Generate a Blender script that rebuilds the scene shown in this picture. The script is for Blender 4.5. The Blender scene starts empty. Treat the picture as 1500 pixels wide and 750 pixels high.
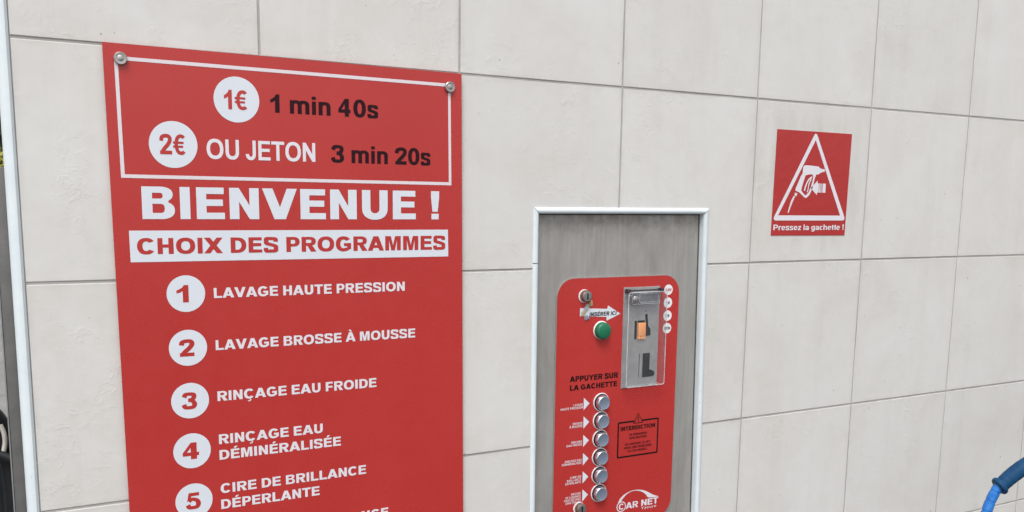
import bpy, bmesh, math, random
from mathutils import Vector, Matrix
from mathutils.geometry import tessellate_polygon

random.seed(7)
SC = bpy.context.scene
COL = SC.collection

# ---------------------------------------------------------------- camera, sky, sun, exposure
cam = bpy.data.cameras.new('camera')
cam_ob = bpy.data.objects.new('camera', cam)
COL.objects.link(cam_ob)
R = Matrix(((0.88154048, -0.05732570, 0.46861514), (-0.01317439, 0.98922705, 0.14579533), (-0.47192459, -0.13469821, 0.87128846)))
W = Matrix(((1, 0, 0), (0, 0, 1), (0, -1, 0)))            # (right, down, into wall) -> (x, y, z)
M3 = W @ R @ Matrix(((1, 0, 0), (0, -1, 0), (0, 0, -1)))
cam_ob.matrix_world = Matrix.Translation((-0.32598, -1.41609, 1.54975)) @ M3.to_4x4()
cam.sensor_fit = 'HORIZONTAL'
cam.sensor_width = 36
cam.lens = 1325.68 / 1500 * 36
cam.shift_y = 110.79 / 1500
cam.clip_start = .02
cam.clip_end = 600
SC.camera = cam_ob

SUN_EL, SUN_AZ = math.radians(58), math.radians(214)       # azimuth clockwise from +Y: up, in front of the wall and to its left
world = bpy.data.worlds.new('World')
SC.world = world
world.use_nodes = True
wn = world.node_tree
sky = wn.nodes.new('ShaderNodeTexSky')
sky.sky_type = 'NISHITA'
sky.sun_disc = False
sky.sun_elevation = SUN_EL
sky.sun_rotation = SUN_AZ
sky.air_density = 1.0
sky.dust_density = 3.0
hs = wn.nodes.new('ShaderNodeHueSaturation')               # overcast: most of the blue is gone
hs.inputs['Saturation'].default_value = .16
wn.links.new(sky.outputs[0], hs.inputs['Color'])
wn.links.new(hs.outputs[0], wn.nodes['Background'].inputs[0])
wn.nodes['Background'].inputs[1].default_value = .11

sun = bpy.data.lights.new('sun', 'SUN')
sun.energy = 1.15
sun.angle = math.radians(26)
sun.color = (1.0, .97, .92)
sun_ob = bpy.data.objects.new('sun', sun)
COL.objects.link(sun_ob)
sd = Vector((math.sin(SUN_AZ) * math.cos(SUN_EL), math.cos(SUN_AZ) * math.cos(SUN_EL), math.sin(SUN_EL)))
sun_ob.rotation_euler = sd.to_track_quat('Z', 'Y').to_euler()
sun_ob.location = sd * 20

SC.view_settings.view_transform = 'Standard'
SC.view_settings.look = 'None'
SC.view_settings.gamma = 1
SC.view_settings.use_curve_mapping = False
SC.view_settings.exposure = 0.86
SC.cycles.max_bounces = 8
SC.cycles.transparent_max_bounces = 12

# ---------------------------------------------------------------- helpers


def link(name, bm, mat, parent=None, smooth=False):
    me = bpy.data.meshes.new(name)
    bm.to_mesh(me)
    bm.free()
    mats = mat if isinstance(mat, (list, tuple)) else [mat]
    for m in mats:
        me.materials.append(m)
    if smooth:
        for p in me.polygons:
            p.use_smooth = True
        me.set_sharp_from_angle(angle=math.radians(38))
    o = bpy.data.objects.new(name, me)
    COL.objects.link(o)
    if parent is not None:
        o.parent = parent
        o.matrix_parent_inverse = Matrix.Identity(4)
    return o


def thing(name, label, cat, group=None):
    """an Empty at the world origin of its parts"""
    o = bpy.data.objects.new(name, None)
    o.empty_display_size = .05
    COL.objects.link(o)
    return tag(o, label, cat, group)


def tag(o, label, cat, group=None):
    o['label'] = label
    o['category'] = cat
    if group:
        o['group'] = group
    return o


def box(bm, x0, x1, y0, y1, z0, z1, bev=0.0, seg=2):
    r = bmesh.ops.create_cube(bm, size=1)
    vs = r['verts']
    bmesh.ops.scale(bm, vec=(x1 - x0, y1 - y0, z1 - z0), verts=vs)
    bmesh.ops.translate(bm, vec=((x0 + x1) / 2, (y0 + y1) / 2, (z0 + z1) / 2), verts=vs)
    if bev:
        es = list({e for v in vs for e in v.link_edges})
        bmesh.ops.bevel(bm, geom=es, offset=bev, segments=seg, profile=.5, affect='EDGES')


def prism(bm, outline, y0, y1):
    """a flat outline in (x, z), front at y0, back at y1"""
    f = [bm.verts.new((x, y0, z)) for x, z in outline]
    b = [bm.verts.new((x, y1, z)) for x, z in outline]
    fs = [bm.faces.new(f), bm.faces.new(b[::-1])]
    n = len(f)
    for i in range(n):
        j = (i + 1) % n
        fs.append(bm.faces.new((f[j], f[i], b[i], b[j])))
    bmesh.ops.recalc_face_normals(bm, faces=fs)
    return fs


def lathe(bm, cx, cz, prof, n=40):
    """turned round an axis along Y; prof is [(radius, y), ...] from the front centre to the back"""
    rings = []
    for r, y in prof:
        if r < 1e-6:
            rings.append([bm.verts.new((cx, y, cz))])
        else:
            rings.append([bm.verts.new((cx + r * math.cos(2 * math.pi * i / n), y, cz + r * math.sin(2 * math.pi * i / n))) for i in range(n)])
    fs = []
    for a, b in zip(rings, rings[1:]):
        for i in range(n):
            j = (i + 1) % n
            if len(a) == 1:
                fs.append(bm.faces.new((a[0], b[j], b[i])))
            elif len(b) == 1:
                fs.append(bm.faces.new((a[i], a[j], b[0])))
            else:
                fs.append(bm.faces.new((a[i], a[j], b[j], b[i])))
    bmesh.ops.recalc_face_normals(bm, faces=fs)


def tube(bm, pts, rad, n=20, cap=True):
    """swept round tube; rad is a number or one per point"""
    P = [Vector(p) for p in pts]
    rs = rad if isinstance(rad, (list, tuple)) else [rad] * len(P)
    ref = Vector((0.13, 0.9, 0.31)).normalized()
    rings = []
    for i, p in enumerate(P):
        t = (P[min(i + 1, len(P) - 1)] - P[max(i - 1, 0)]).normalized()
        a = t.cross(ref).normalized()
        b = t.cross(a)
        rings.append([bm.verts.new(p + (a * math.cos(2 * math.pi * k / n) + b * math.sin(2 * math.pi * k / n)) * rs[i]) for k in range(n)])
    fs = []
    for a, b in zip(rings, rings[1:]):
        for k in range(n):
            j = (k + 1) % n
            fs.append(bm.faces.new((a[k], a[j], b[j], b[k])))
    if cap:
        fs.append(bm.faces.new(rings[0][::-1]))
        fs.append(bm.faces.new(rings[-1]))
    bmesh.ops.recalc_face_normals(bm, faces=fs)


def curve3(pts, n=10):
    P = [Vector(p) for p in pts]
    P = [P[0]] + P + [P[-1]]
    out = []
    for i in range(1, len(P) - 2):
        a, b, c, d = P[i - 1:i + 3]
        for k in range(n):
            t = k / n
            out.append(.5 * (2 * b + (c - a) * t + (2 * a - 5 * b + 4 * c - d) * t * t + (3 * b - a - 3 * c + d) * t ** 3))
    out.append(P[-2])
    return out


def rounded(x0, z0, x1, z1, r, n=9):
    o = []
    for cx, cz, a in ((x1 - r, z0 + r, -90), (x1 - r, z1 - r, 0), (x0 + r, z1 - r, 90), (x0 + r, z0 + r, 180)):
        for i in range(n + 1):
            t = math.radians(a + 90 * i / n)
            o.append((cx + r * math.cos(t), cz + r * math.sin(t)))
    return o


def disc(cx, cz, r, n=56):
    return [(cx + r * math.cos(2 * math.pi * i / n), cz + r * math.sin(2 * math.pi * i / n)) for i in range(n)]


# ---------------------------------------------------------------- materials


def mat(name, col, rough=.5, metal=0.0, coat=0.0, coat_rough=.1, spec=.5):
    m = bpy.data.materials.new(name)
    m.use_nodes = True
    b = m.node_tree.nodes['Principled BSDF']
    b.inputs['Base Color'].default_value = (*col, 1)
    b.inputs['Roughness'].default_value = rough
    b.inputs['Metallic'].default_value = metal
    b.inputs['Coat Weight'].default_value = coat
    b.inputs['Coat Roughness'].default_value = coat_rough
    b.inputs['Specular IOR Level'].default_value = spec
    return m


class N:
    """small node-graph writer"""

    def __init__(self, m):
        self.t = m.node_tree
        self.b = self.t.nodes['Principled BSDF']

    def new(self, kind, **kw):
        n = self.t.nodes.new(kind)
        for k, v in kw.items():
            setattr(n, k, v)
        return n

    def put(self, sock, v):
        if hasattr(v, 'is_output'):
            self.t.links.new(v, sock)
        elif isinstance(v, (tuple, list)):
            sock.default_value = v if len(v) == len(sock.default_value) else (*v, 1)
        else:
            sock.default_value = v

    def pos(self, scale=(1, 1, 1)):
        c = self.new('ShaderNodeTexCoord')
        mp = self.new('ShaderNodeMapping')
        self.t.links.new(c.outputs['Object'], mp.inputs['Vector'])
        mp.inputs['Scale'].default_value = scale
        return mp.outputs[0]

    def noise(self, vec, scale, detail=4, rough=.55, dist=0.0):
        n = self.new('ShaderNodeTexNoise')
        self.put(n.inputs['Vector'], vec)
        n.inputs['Scale'].default_value = scale
        n.inputs['Detail'].default_value = detail
        n.inputs['Roughness'].default_value = rough
        n.inputs['Distortion'].default_value = dist
        return n.outputs['Fac']

    def ramp(self, fac, *stops):
        r = self.new('ShaderNodeValToRGB')
        self.put(r.inputs[0], fac)
        e = r.color_ramp.elements
        while len(e) < len(stops):
            e.new(.5)
        for el, (p, c) in zip(e, stops):
            el.position = p
            el.color = (*c, 1) if isinstance(c, tuple) else (c, c, c, 1)
        return r.outputs[0]

    def mix(self, fac, a, b, mode='MIX'):
        m = self.new('ShaderNodeMix', data_type='RGBA', blend_type=mode)
        self.put(m.inputs[0], fac)
        self.put(m.inputs[6], a)
        self.put(m.inputs[7], b)
        return m.outputs[2]

    def math(self, op, a, b=0.0, clamp=False):
        m = self.new('ShaderNodeMath', operation=op, use_clamp=clamp)
        self.put(m.inputs[0], a)
        self.put(m.inputs[1], b)
        return m.outputs[0]

    def bump(self, h, strength=.3, dist=.001, normal=None):
        n = self.new('ShaderNodeBump')
        n.inputs['Strength'].default_value = strength
        n.inputs['Distance'].default_value = dist
        self.put(n.inputs['Height'], h)
        if normal is not None:
            self.put(n.inputs['Normal'], normal)
        return n.outputs[0]

    def color(self, v):
        self.put(self.b.inputs['Base Color'], v)

    def rough(self, v):
        self.put(self.b.inputs['Roughness'], v)

    def normal(self, v):
        self.put(self.b.inputs['Normal'], v)


T = .33            # tile pitch
Z0 = 1.754         # height of the upper joint in view


def tile_material():
    m = mat('glazed_wall_tile', (.6, .6, .59), .42)
    g = N(m)
    p = g.pos()
    sep = g.new('ShaderNodeSeparateXYZ')
    g.put(sep.inputs[0], p)
    ix = g.math('FLOOR', g.math('DIVIDE', sep.outputs[0], T))
    iz = g.math('FLOOR', g.math('DIVIDE', g.math('SUBTRACT', sep.outputs[2], Z0), T))
    cmb = g.new('ShaderNodeCombineXYZ')
    g.put(cmb.inputs[0], ix)
    g.put(cmb.inputs[2], iz)
    wn_ = g.new('ShaderNodeTexWhiteNoise', noise_dimensions='3D')
    g.put(wn_.inputs['Vector'], cmb.outputs[0])
    # every tile shows another piece of the same pressed relief
    off = g.new('ShaderNodeVectorMath', operation='SCALE')
    g.put(off.inputs[0], wn_.outputs['Color'])
    off.inputs['Scale'].default_value = 9
    add = g.new('ShaderNodeVectorMath', operation='ADD')
    g.put(add.inputs[0], p)
    g.put(add.inputs[1], off.outputs[0])
    q = add.outputs[0]
    cloud = g.noise(q, 5.5, 5, .6, .6)
    fine = g.noise(q, 45, 4, .6, .3)
    base = g.ramp(cloud, (.30, (.612, .595, .568)), (.52, (.648, .636, .614)), (.72, (.668, .662, .648)))
    tone = g.ramp(wn_.outputs['Value'], (0, .965), (1, 1.0))
    c = g.mix(1, base, tone, 'MULTIPLY')
    c = g.mix(1, c, g.ramp(fine, (.3, .968), (.7, 1.0)), 'MULTIPLY')
    # runs of rain and spray down the wall
    st = g.noise(g.pos((16, 16, .9)), 1.0, 5, .65, .2)
    c = g.mix(1, c, g.ramp(st, (.28, (.962, .958, .95)), (.5, (1, 1, 1))), 'MULTIPLY')
    # grime caught above, below and round the stuck-on notice
    def bell(v, mid, half):
        return g.math('SUBTRACT', 1.0, g.math('POWER', g.math('DIVIDE', g.math('SUBTRACT', v, mid), half), 2.0), True)
    a = g.math('MULTIPLY', bell(sep.outputs[0], 1.145, .19), bell(sep.outputs[2], 1.60, .165))
    grime = g.math('MULTIPLY', a, g.ramp(g.noise(g.pos((22, 22, 4)), 1.0, 5, .65, .3), (.34, 0.0), (.66, 1.0)))
    c = g.mix(g.math('MULTIPLY', grime, .65), c, (.36, .325, .28))
    # dirt along the edges of the tiles
    fx = g.math('ABSOLUTE', g.math('SUBTRACT', g.math('FRACT', g.math('DIVIDE', sep.outputs[0], T)), .5))
    fz = g.math('ABSOLUTE', g.math('SUBTRACT', g.math('FRACT', g.math('DIVIDE', g.math('SUBTRACT', sep.outputs[2], Z0), T)), .5))
    edge = g.ramp(g.math('MAXIMUM', fx, fz), (.465, 0.0), (.5, 1.0))
    edge = g.math('MULTIPLY', edge, g.ramp(g.noise(p, 14, 4, .7), (.40, 0.0), (.75, 1.0)))
    c = g.mix(g.math('MULTIPLY', edge, .45), c, (.40, .38, .35))
    # pin-holes and specks
    def specks(scale, size, keep):
        v = g.new('ShaderNodeTexVoronoi')
        g.put(v.inputs['Vector'], q)
        v.inputs['Scale'].default_value = scale
        sc_ = g.new('ShaderNodeSeparateColor')
        g.put(sc_.inputs[0], v.outputs['Color'])
        near = g.math('LESS_THAN', v.outputs['Distance'], g.math('MULTIPLY', size, g.math('ADD', sc_.outputs[1], .35)))
        return g.math('MULTIPLY', near, g.math('LESS_THAN', sc_.outputs[0], keep))
    sp = g.math('MAXIMUM', specks(24, .042, .22), specks(60, .06, .06))
    c = g.mix(g.math('MULTIPLY', sp, .62), c, (.13, .12, .11))
    g.color(c)
    g.rough(g.ramp(fine, (.3, .33), (.7, .46)))
    # pressed "plaster" relief: short raised sweeps with flat ground between them
    sweep = g.ramp(g.noise(q, 50, 7, .7, .7), (.50, 0.0), (.68, 1.0))
    patch = g.ramp(g.noise(q, 9, 2, .5, .5), (.46, 0.0), (.62, 1.0))
    h = g.math('MULTIPLY', sweep, patch)
    b1 = g.bump(g.noise(q, 7, 3, .5), .25, .004)
    b2 = g.bump(h, .36, .0009, b1)
    g.normal(g.bump(fine, .22, .0008, b2))
    return m


def grout_material():
    m = mat('cement_grout', (.22, .215, .205), .9)
    g = N(m)
    c = g.ramp(g.noise(g.pos(), 9, 5, .65), (.3, (.30, .29, .275)), (.7, (.45, .44, .42)))
    g.color(c)
    g.normal(g.bump(g.noise(g.pos(), 400, 3), .4, .0008))
    return m


def red_print():
    m = mat('red_printed_sheet', (.43, .026, .024), .30, spec=.55)
    g = N(m)
    g.color(g.ramp(g.noise(g.pos((1, 1, .6)), 3.5, 4, .6), (.3, (.415, .026, .023)), (.7, (.455, .033, .029))))
    g.rough(g.ramp(g.noise(g.pos(), 30, 5, .6), (.35, .24), (.7, .36)))
    g.normal(g.bump(g.noise(g.pos(), 120, 2, .5), .02, .0006, g.bump(g.noise(g.pos(), 4, 2), .25, .004)))
    return m


def red_sticker():
    m = mat('red_sticker_on_tile', (.40, .027, .03), .36)
    g = N(m)
    g.color(g.ramp(g.noise(g.pos(), 8, 4, .6), (.3, (.37, .022, .021)), (.7, (.415, .028, .026))))
    g.normal(g.bump(g.noise(g.pos(), 34, 5, .6, 1.2), .5, .0016))
    return m


def white_print(name='white_print', col=(.665, .70, .765)):
    m = mat(name, col, .38, coat=.25, coat_rough=.22)
    g = N(m)
    g.color(g.ramp(g.noise(g.pos(), 25, 4, .6), (.3, tuple(v * .965 for v in col)), (.7, col)))
    return m


def steel_plate():
    m = mat('weathered_stainless_sheet', (.3, .29, .28), .5, metal=.45)
    g = N(m)
    runs = g.noise(g.pos((120, 120, 2.2)), 1.0, 6, .72, .1)
    wide = g.noise(g.pos((16, 16, 5)), 1.0, 6, .68, .8)
    c = g.ramp(runs, (.25, (.375, .362, .345)), (.5, (.42, .408, .392)), (.75, (.475, .465, .45)))
    c = g.mix(1, c, g.ramp(wide, (.32, (.77, .755, .735)), (.66, (1.0, 1.0, 1.0))), 'MULTIPLY')
    sep = g.new('ShaderNodeSeparateXYZ')
    g.put(sep.inputs[0], g.pos())
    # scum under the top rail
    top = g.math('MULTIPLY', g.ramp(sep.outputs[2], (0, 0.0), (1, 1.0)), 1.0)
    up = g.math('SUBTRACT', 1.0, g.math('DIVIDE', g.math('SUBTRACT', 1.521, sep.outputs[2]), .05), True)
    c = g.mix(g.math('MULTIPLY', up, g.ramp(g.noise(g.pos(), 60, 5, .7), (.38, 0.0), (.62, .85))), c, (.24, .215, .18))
    v = g.ramp(g.noise(g.pos(), 210, 3, .7), (.66, 0.0), (.74, 1.0))
    c = g.mix(g.math('MULTIPLY', v, .25), c, (.14, .13, .12))
    g.color(c)
    g.rough(g.ramp(runs, (.3, .62), (.7, .44)))
    g.b.inputs['Anisotropic'].default_value = .4
    g.normal(g.bump(runs, .12, .0006))
    return m


def painted_trim():
    m = mat('pale_blue_white_paint', (.72, .79, .83), .38)
    g = N(m)
    n = g.noise(g.pos(), 18, 5, .6)
    c = g.ramp(n, (.3, (.61, .675, .71)), (.7, (.68, .74, .77)))
    chips = g.ramp(g.noise(g.pos(), 95, 4, .75), (.70, 0.0), (.735, 1.0))
    c = g.mix(g.math('MULTIPLY', chips, .75), c, (.17, .17, .165))
    g.color(c)
    g.normal(g.bump(g.noise(g.pos(), 120, 3), .12, .0006))
    return m


def clear_plastic(name, tint, fac):
    m = bpy.data.materials.new(name)
    m.use_nodes = True
    t = m.node_tree
    t.nodes.remove(t.nodes['Principled BSDF'])
    out = t.nodes['Material Output']
    tr = t.nodes.new('ShaderNodeBsdfTransparent')
    tr.inputs[0].default_value = (*tint, 1)
    pr = t.nodes.new('ShaderNodeBsdfPrincipled')
    pr.inputs['Base Color'].default_value = (.78, .80, .82, 1)
    pr.inputs['Roughness'].default_value = .16
    n = t.nodes.new('ShaderNodeTexNoise')
    n.inputs['Scale'].default_value = 55
    n.inputs['Detail'].default_value = 5
    c = t.nodes.new('ShaderNodeTexCoord')
    t.links.new(c.outputs['Object'], n.inputs['Vector'])
    lw = t.nodes.new('ShaderNodeLayerWeight')
    lw.inputs[0].default_value = .5
    pw = t.nodes.new('ShaderNodeMath')
    pw.operation = 'POWER'
    t.links.new(lw.outputs['Facing'], pw.inputs[0])
    pw.inputs[1].default_value = 3.5
    fr = t.nodes.new('ShaderNodeMath')
    fr.operation = 'MULTIPLY_ADD'
    t.links.new(pw.outputs[0], fr.inputs[0])
    fr.inputs[1].default_value = .35
    fr.inputs[2].default_value = .010
    a = t.nodes.new('ShaderNodeMath')
    a.operation = 'MULTIPLY_ADD'
    t.links.new(n.outputs['Fac'], a.inputs[0])
    a.inputs[1].default_value = fac * 1.2
    t.links.new(fr.outputs[0], a.inputs[2])
    mx = t.nodes.new('ShaderNodeMixShader')
    t.links.new(a.outputs[0], mx.inputs[0])
    t.links.new(tr.outputs[0], mx.inputs[1])
    t.links.new(pr.outputs[0], mx.inputs[2])
    t.links.new(mx.outputs[0], out.inputs[0])
    return m


def mottled(name, lo, hi, scale, rough=.6, metal=0.0, bump=0.0, bs=150, bd=.001, spec=.5):
    m = mat(name, lo, rough, metal, spec=spec)
    g = N(m)
    g.color(g.ramp(g.noise(g.pos(), scale, 5, .62), (.3, lo), (.7, hi)))
    if bump:
        g.normal(g.bump(g.noise(g.pos(), bs, 4, .6), bump, bd))
    return m


M = dict(
    tile=tile_material(), grout=grout_material(), red=red_print(), sticker=red_sticker(), white=white_print(),
    white_letter=white_print('white_lettering', (.71, .69, .74)), border=white_print('pinkish_white_line', (.70, .645, .685)),
    dark=mottled('dark_print', (.022, .006, .010), (.030, .009, .013), 60, .6, spec=.12),
    black=mottled('black_print', (.006, .004, .005), (.010, .007, .008), 60, .6, spec=.12),
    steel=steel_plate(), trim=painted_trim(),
    plate_edge=mottled('aluminium_edge', (.42, .41, .40), (.52, .51, .50), 40, .42, .7),
    screw=mottled('brushed_steel_cap', (.36, .34, .325), (.47, .45, .435), 150, .36, .9),
    chrome=mottled('satin_chrome', (.56, .60, .66), (.66, .70, .75), 70, .20, .95),
    chrome_face=mottled('pressed_steel_face', (.33, .41, .55), (.40, .485, .62), 90, .40, .8),
    bezel=mottled('white_metal_bezel', (.70, .66, .68), (.78, .75, .77), 90, .4, .1),
    lock=mottled('worn_nickel', (.40, .385, .37), (.56, .54, .52), 130, .28, .9),
    lock_side=mottled('dull_nickel_side', (.22, .19, .165), (.36, .32, .285), 130, .32, .85),  # darker nickel for the lock sides
    gasket=mottled('white_washer', (.74, .73, .75), (.80, .79, .81), 60, .5),
    green=mottled('green_plastic', (.006, .125, .06), (.010, .165, .08), 120, .42),
    coin_plate=mottled('coin_unit_steel', (.36, .36, .36), (.46, .46, .455), 45, .5, .5),
    dark_plastic=mottled('dark_grey_plastic', (.008, .008, .010), (.018, .018, .021), 60, .5, spec=.15),
    maroon=mottled('dark_hinge_plastic', (.035, .024, .034), (.06, .042, .055), 60, .4),
    orange=mottled('peach_orange_plastic', (.88, .35, .125), (.95, .41, .165), 45, .45),
    clear=clear_plastic('scratched_clear_cover', (.965, .965, .97), .022),
    rim=clear_plastic('milky_cover_edge', (.90, .91, .92), .62),
    frosted=clear_plastic('cloudy_clear_plastic', (.62, .61, .68), .20),
    tan=mottled('tan_glue_residue', (.33, .24, .12), (.50, .40, .22), 110, .6, 0, .5),
    grey_res=mottled('grey_paper_residue', (.30, .31, .33), (.52, .52, .53), 120, .7, 0, .5),
    blue_res=mottled('blue_grey_dirt', (.17, .18, .22), (.27, .28, .33), 120, .6, 0, .4),
    hose=mottled('bright_blue_rubber', (.014, .135, .46), (.035, .21, .60), 60, .45, 0, .4, 240, .001, .3),
    grip=mottled('dark_blue_rubber', (.006, .043, .112), (.011, .064, .150), 30, .6, 0, .5, 160, .0012, .15),
    shade_dirt=mottled('dark_shade_and_dirt', (.035, .033, .03), (.09, .085, .075), 70, .8, 0, .4),  # painted shade in the rail gap and collar, dirt under the top rail
    post=mottled('grey_steel_post', (.095, .093, .092), (.135, .132, .130), 30, .55, .3, .2),
    post_highlight=mottled('post_edge_highlight', (.24, .24, .24), (.32, .32, .32), 30, .5, .3),
    rubber=mottled('black_hose_rubber', (.008, .009, .011), (.015, .016, .019), 40, .5, spec=.25),
    cuff=mottled('pale_cuff', (.46, .43, .38), (.60, .57, .52), 50, .4, .2),
    concrete=mottled('pale_yard_concrete', (.17, .17, .167), (.25, .25, .245), 2.2, .85, 0, .4, 60, .004),
    added_dark_apron=mottled('added_apron_floor', (.035, .035, .036), (.07, .07, .07), 3, .55, 0, .5, 160, .004),
    render=mottled('wall_core_render', (.40, .39, .38), (.48, .47, .455), 6, .9, 0, .3, 90, .002),
    leaf_dark=mottled('dark_evergreen_leaf', (.018, .04, .016), (.045, .085, .03), 3, .6),
    leaf_yellow=mottled('yellow_green_leaf', (.17, .19, .02), (.40, .36, .035), 4, .6),
    bark=mottled('brown_bark', (.06, .045, .033), (.11, .085, .065), 25, .9, 0, .5, 60, .004),
)


# ---------------------------------------------------------------- lettering
def arc(cx, cy, rx, ry, a0, a1, n=14, p=2.25):
    out = []
    for i in range(n + 1):
        a = math.radians(a0 + (a1 - a0) * i / n)
        c, s = math.cos(a), math.sin(a)
        out.append((cx + rx * math.copysign(abs(c) ** (2 / p), c), cy + ry * math.copysign(abs(s) ** (2 / p), s)))
    return out


def catmull(pts, n=7):
    P = [pts[0]] + list(pts) + [pts[-1]]
    out = []
    for i in range(1, len(P) - 2):
        a, b, c, d = P[i - 1], P[i], P[i + 1], P[i + 2]
        for k in range(n):
            t = k / n
            out.append(tuple(.5 * (2 * b[j] + (c[j] - a[j]) * t + (2 * a[j] - 5 * b[j] + 4 * c[j] - d[j]) * t * t
                                   + (3 * b[j] - a[j] - 3 * c[j] + d[j]) * t ** 3) for j in (0, 1)))
    out.append(tuple(P[-2]))
    return out


class Strip(list):
    """outline of a pen stroke, first its right side forwards, then its left side backwards"""


def stroke(pts, s, t, smooth=True):
    """outline of a pen stroke: s thick where it runs up and down, t where it runs across"""
    c = catmull(pts) if smooth else pts
    L, R = [], []
    for i, q in enumerate(c):
        a, b = c[max(i - 1, 0)], c[min(i + 1, len(c) - 1)]
        dx, dy = b[0] - a[0], b[1] - a[1]
        l = math.hypot(dx, dy) or 1
        dx, dy = dx / l, dy / l
        w = .5 * math.sqrt((s * dy) ** 2 + (t * dx) ** 2)
        L.append((q[0] - dy * w, q[1] + dx * w))
        R.append((q[0] + dy * w, q[1] - dx * w))
    return Strip(R + L[::-1])


def rect(x0, y0, x1, y1):
    return [(x0, y0), (x1, y0), (x1, y1), (x0, y1)]


def glyph(ch, k):
    """(width, left gap, right gap, [[outline, holes...], ...]) for cap height 1; k=1 very heavy, k=0 bold"""
    s = .20 + .085 * k
    t = .165 + .04 * k
    if ch in 'ÉÈÀÇéè':
        base = {'É': 'E', 'È': 'E', 'À': 'A', 'Ç': 'C', 'é': 'e', 'è': 'e'}[ch]
        w, l, r, g = glyph(base, k)
        m = w / 2
        top = 1.07 if ch.isupper() else .82
        if ch in 'Éé':
            g = g + [[[(m - .13, top), (m + .06, top), (m + .24, top + .2), (m - .03, top + .2)]]]
        elif ch in 'ÈÀè':
            g = g + [[[(m - .06, top), (m + .13, top), (m + .03, top + .2), (m - .24, top + .2)]]]
        else:
            g = g + [[stroke([(m + .04, -.03), (m + .15, -.12), (m + .05, -.24), (m - .12, -.23)], .1, .09)]]
        return w, l, r, g
    if ch == ' ':
        return .30 + .06 * k, 0, 0, []
    wid = dict(A=1.0, B=.82, C=.90, D=.84, E=.74, F=.68, G=.93, H=.80, I=s, J=.62, L=.70, M=.98, N=.80, O=.98, P=.76,
               Q=.98, R=.84, S=.82, T=.80, U=.80, V=.98, X=.98, Y=.96, Z=.80)
    w = wid.get(ch, .7) * (1 + .10 * k)
    if ch == 'I':
        w = s
    q = .075
    E = []
    if ch == 'A':
        b, c, y0 = s * 1.12, s * .62, .19
        d = w / 2 - c
        ya = (w / 2 - b) / d
        f = lambda y: b + d * y
        y1 = y0 + t * .95
        E = [[[(0, 0), (b, 0), (f(y0) - b * 0, y0), (w - f(y0), y0), (w - b, 0), (w, 0), (w / 2 + c, 1), (w / 2 - c, 1)],
              [(f(y1), y1), (w - f(y1), y1), (w / 2, ya)]]]
        return w, .0, .0, E
    if ch == 'V':
        b, c = s * 1.12, s * .62
        d = w / 2 - c
        ya = 1 - (w / 2 - b) / d
        return w, 0, 0, [[[(w / 2 - c, 0), (w / 2 + c, 0), (w, 1), (w - b, 1), (w / 2, ya), (b, 1), (0, 1)]]]
    if ch == 'X':
        b = s * 1.25
        g = b * .52
        d = w / 2 - g
        y = (w / 2 - b) / (2 * d)
        return w, 0, 0, [[[(0, 0), (b, 0), (w / 2, y), (w - b, 0), (w, 0), (w / 2 + g, .5), (w, 1), (w - b, 1), (w / 2, 1 - y),
                           (b, 1), (0, 1), (w / 2 - g, .5)]]]
    if ch == 'Y':
        b = s * 1.2
        return w, 0, 0, [[[(w / 2 - s / 2, 0), (w / 2 + s / 2, 0), (w / 2 + s / 2, .42), (w, 1), (w - b, 1), (w / 2, .62), (b, 1),
                           (0, 1), (w / 2 - s / 2, .42)]]]
    if ch == 'Z':
        x = s * 1.3
        return w, .03, .03, [[[(0, 0), (w, 0), (w, t), (x, t), (w - .02, 1 - t), (w - .02, 1), (.03, 1), (.03, 1 - t), (w - x, 1 - t), (0, t)]]]
    if ch in 'EF':
        a, m = w * .94, .52
        lo = [(0, 0), (w, 0), (w, t), (s, t), (s, m - t / 2)] if ch == 'E' else [(0, 0), (s, 0), (s, m - t / 2 - .05)]
        o = -.05 if ch == 'F' else 0
        return w, q, .04, [[lo + [(a, m - t / 2 + o), (a, m + t / 2 + o), (s, m + t / 2 + o), (s, 1 - t), (w * .98, 1 - t), (w * .98, 1), (0, 1)]]]
    if ch == 'H':
        return w, q, q, [[[(0, 0), (s, 0), (s, .5 - t / 2), (w - s, .5 - t / 2), (w - s, 0), (w, 0), (w, 1), (w - s, 1), (w - s, .5 + t / 2),
                           (s, .5 + t / 2), (s, 1), (0, 1)]]]
    if ch == 'I':
        return w, q, q, [[rect(0, 0, w, 1)]]
    if ch == 'L':
        return w, q, .02, [[[(0, 0), (w, 0), (w, t), (s, t), (s, 1), (0, 1)]]]
    if ch == 'T':
        return w, .02, .02, [[[(w / 2 - s / 2, 0), (w / 2 + s / 2, 0), (w / 2 + s / 2, 1 - t), (w, 1 - t), (w, 1), (0, 1), (0, 1 - t),
                               (w / 2 - s / 2, 1 - t)]]]
    if ch == 'N':
        y = .60 - .04 * k
        return w, q, q, [[[(0, 0), (s, 0), (s, y), (w - s, 0), (w, 0), (w, 1), (w - s, 1), (w - s, 1 - y), (s, 1), (0, 1)]]]
    if ch == 'M':
        a = s * 1.4
        m = s * .95
        return w, q, q, [[[(0, 0), (m, 0), (m, .74), (w / 2 - s * .45, 0), (w / 2 + s * .45, 0), (w - m, .74), (w - m, 0), (w, 0), (w, 1),
                           (w - a, 1), (w / 2, .36), (a, 1), (0, 1)]]]
    if ch in 'OQ':
        g = [[arc(w / 2, .5, w / 2, .515, 0, 360, 44)[:-1], arc(w / 2, .5, w / 2 - s * 1.03, .5 - t, 0, 360, 36)[:-1]]]
        if ch == 'Q':
            g.append([[(w * .55, .22), (w * .7, .32), (w, -.02), (w * .86, -.1)]])
        return w, .045, .045, g
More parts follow.
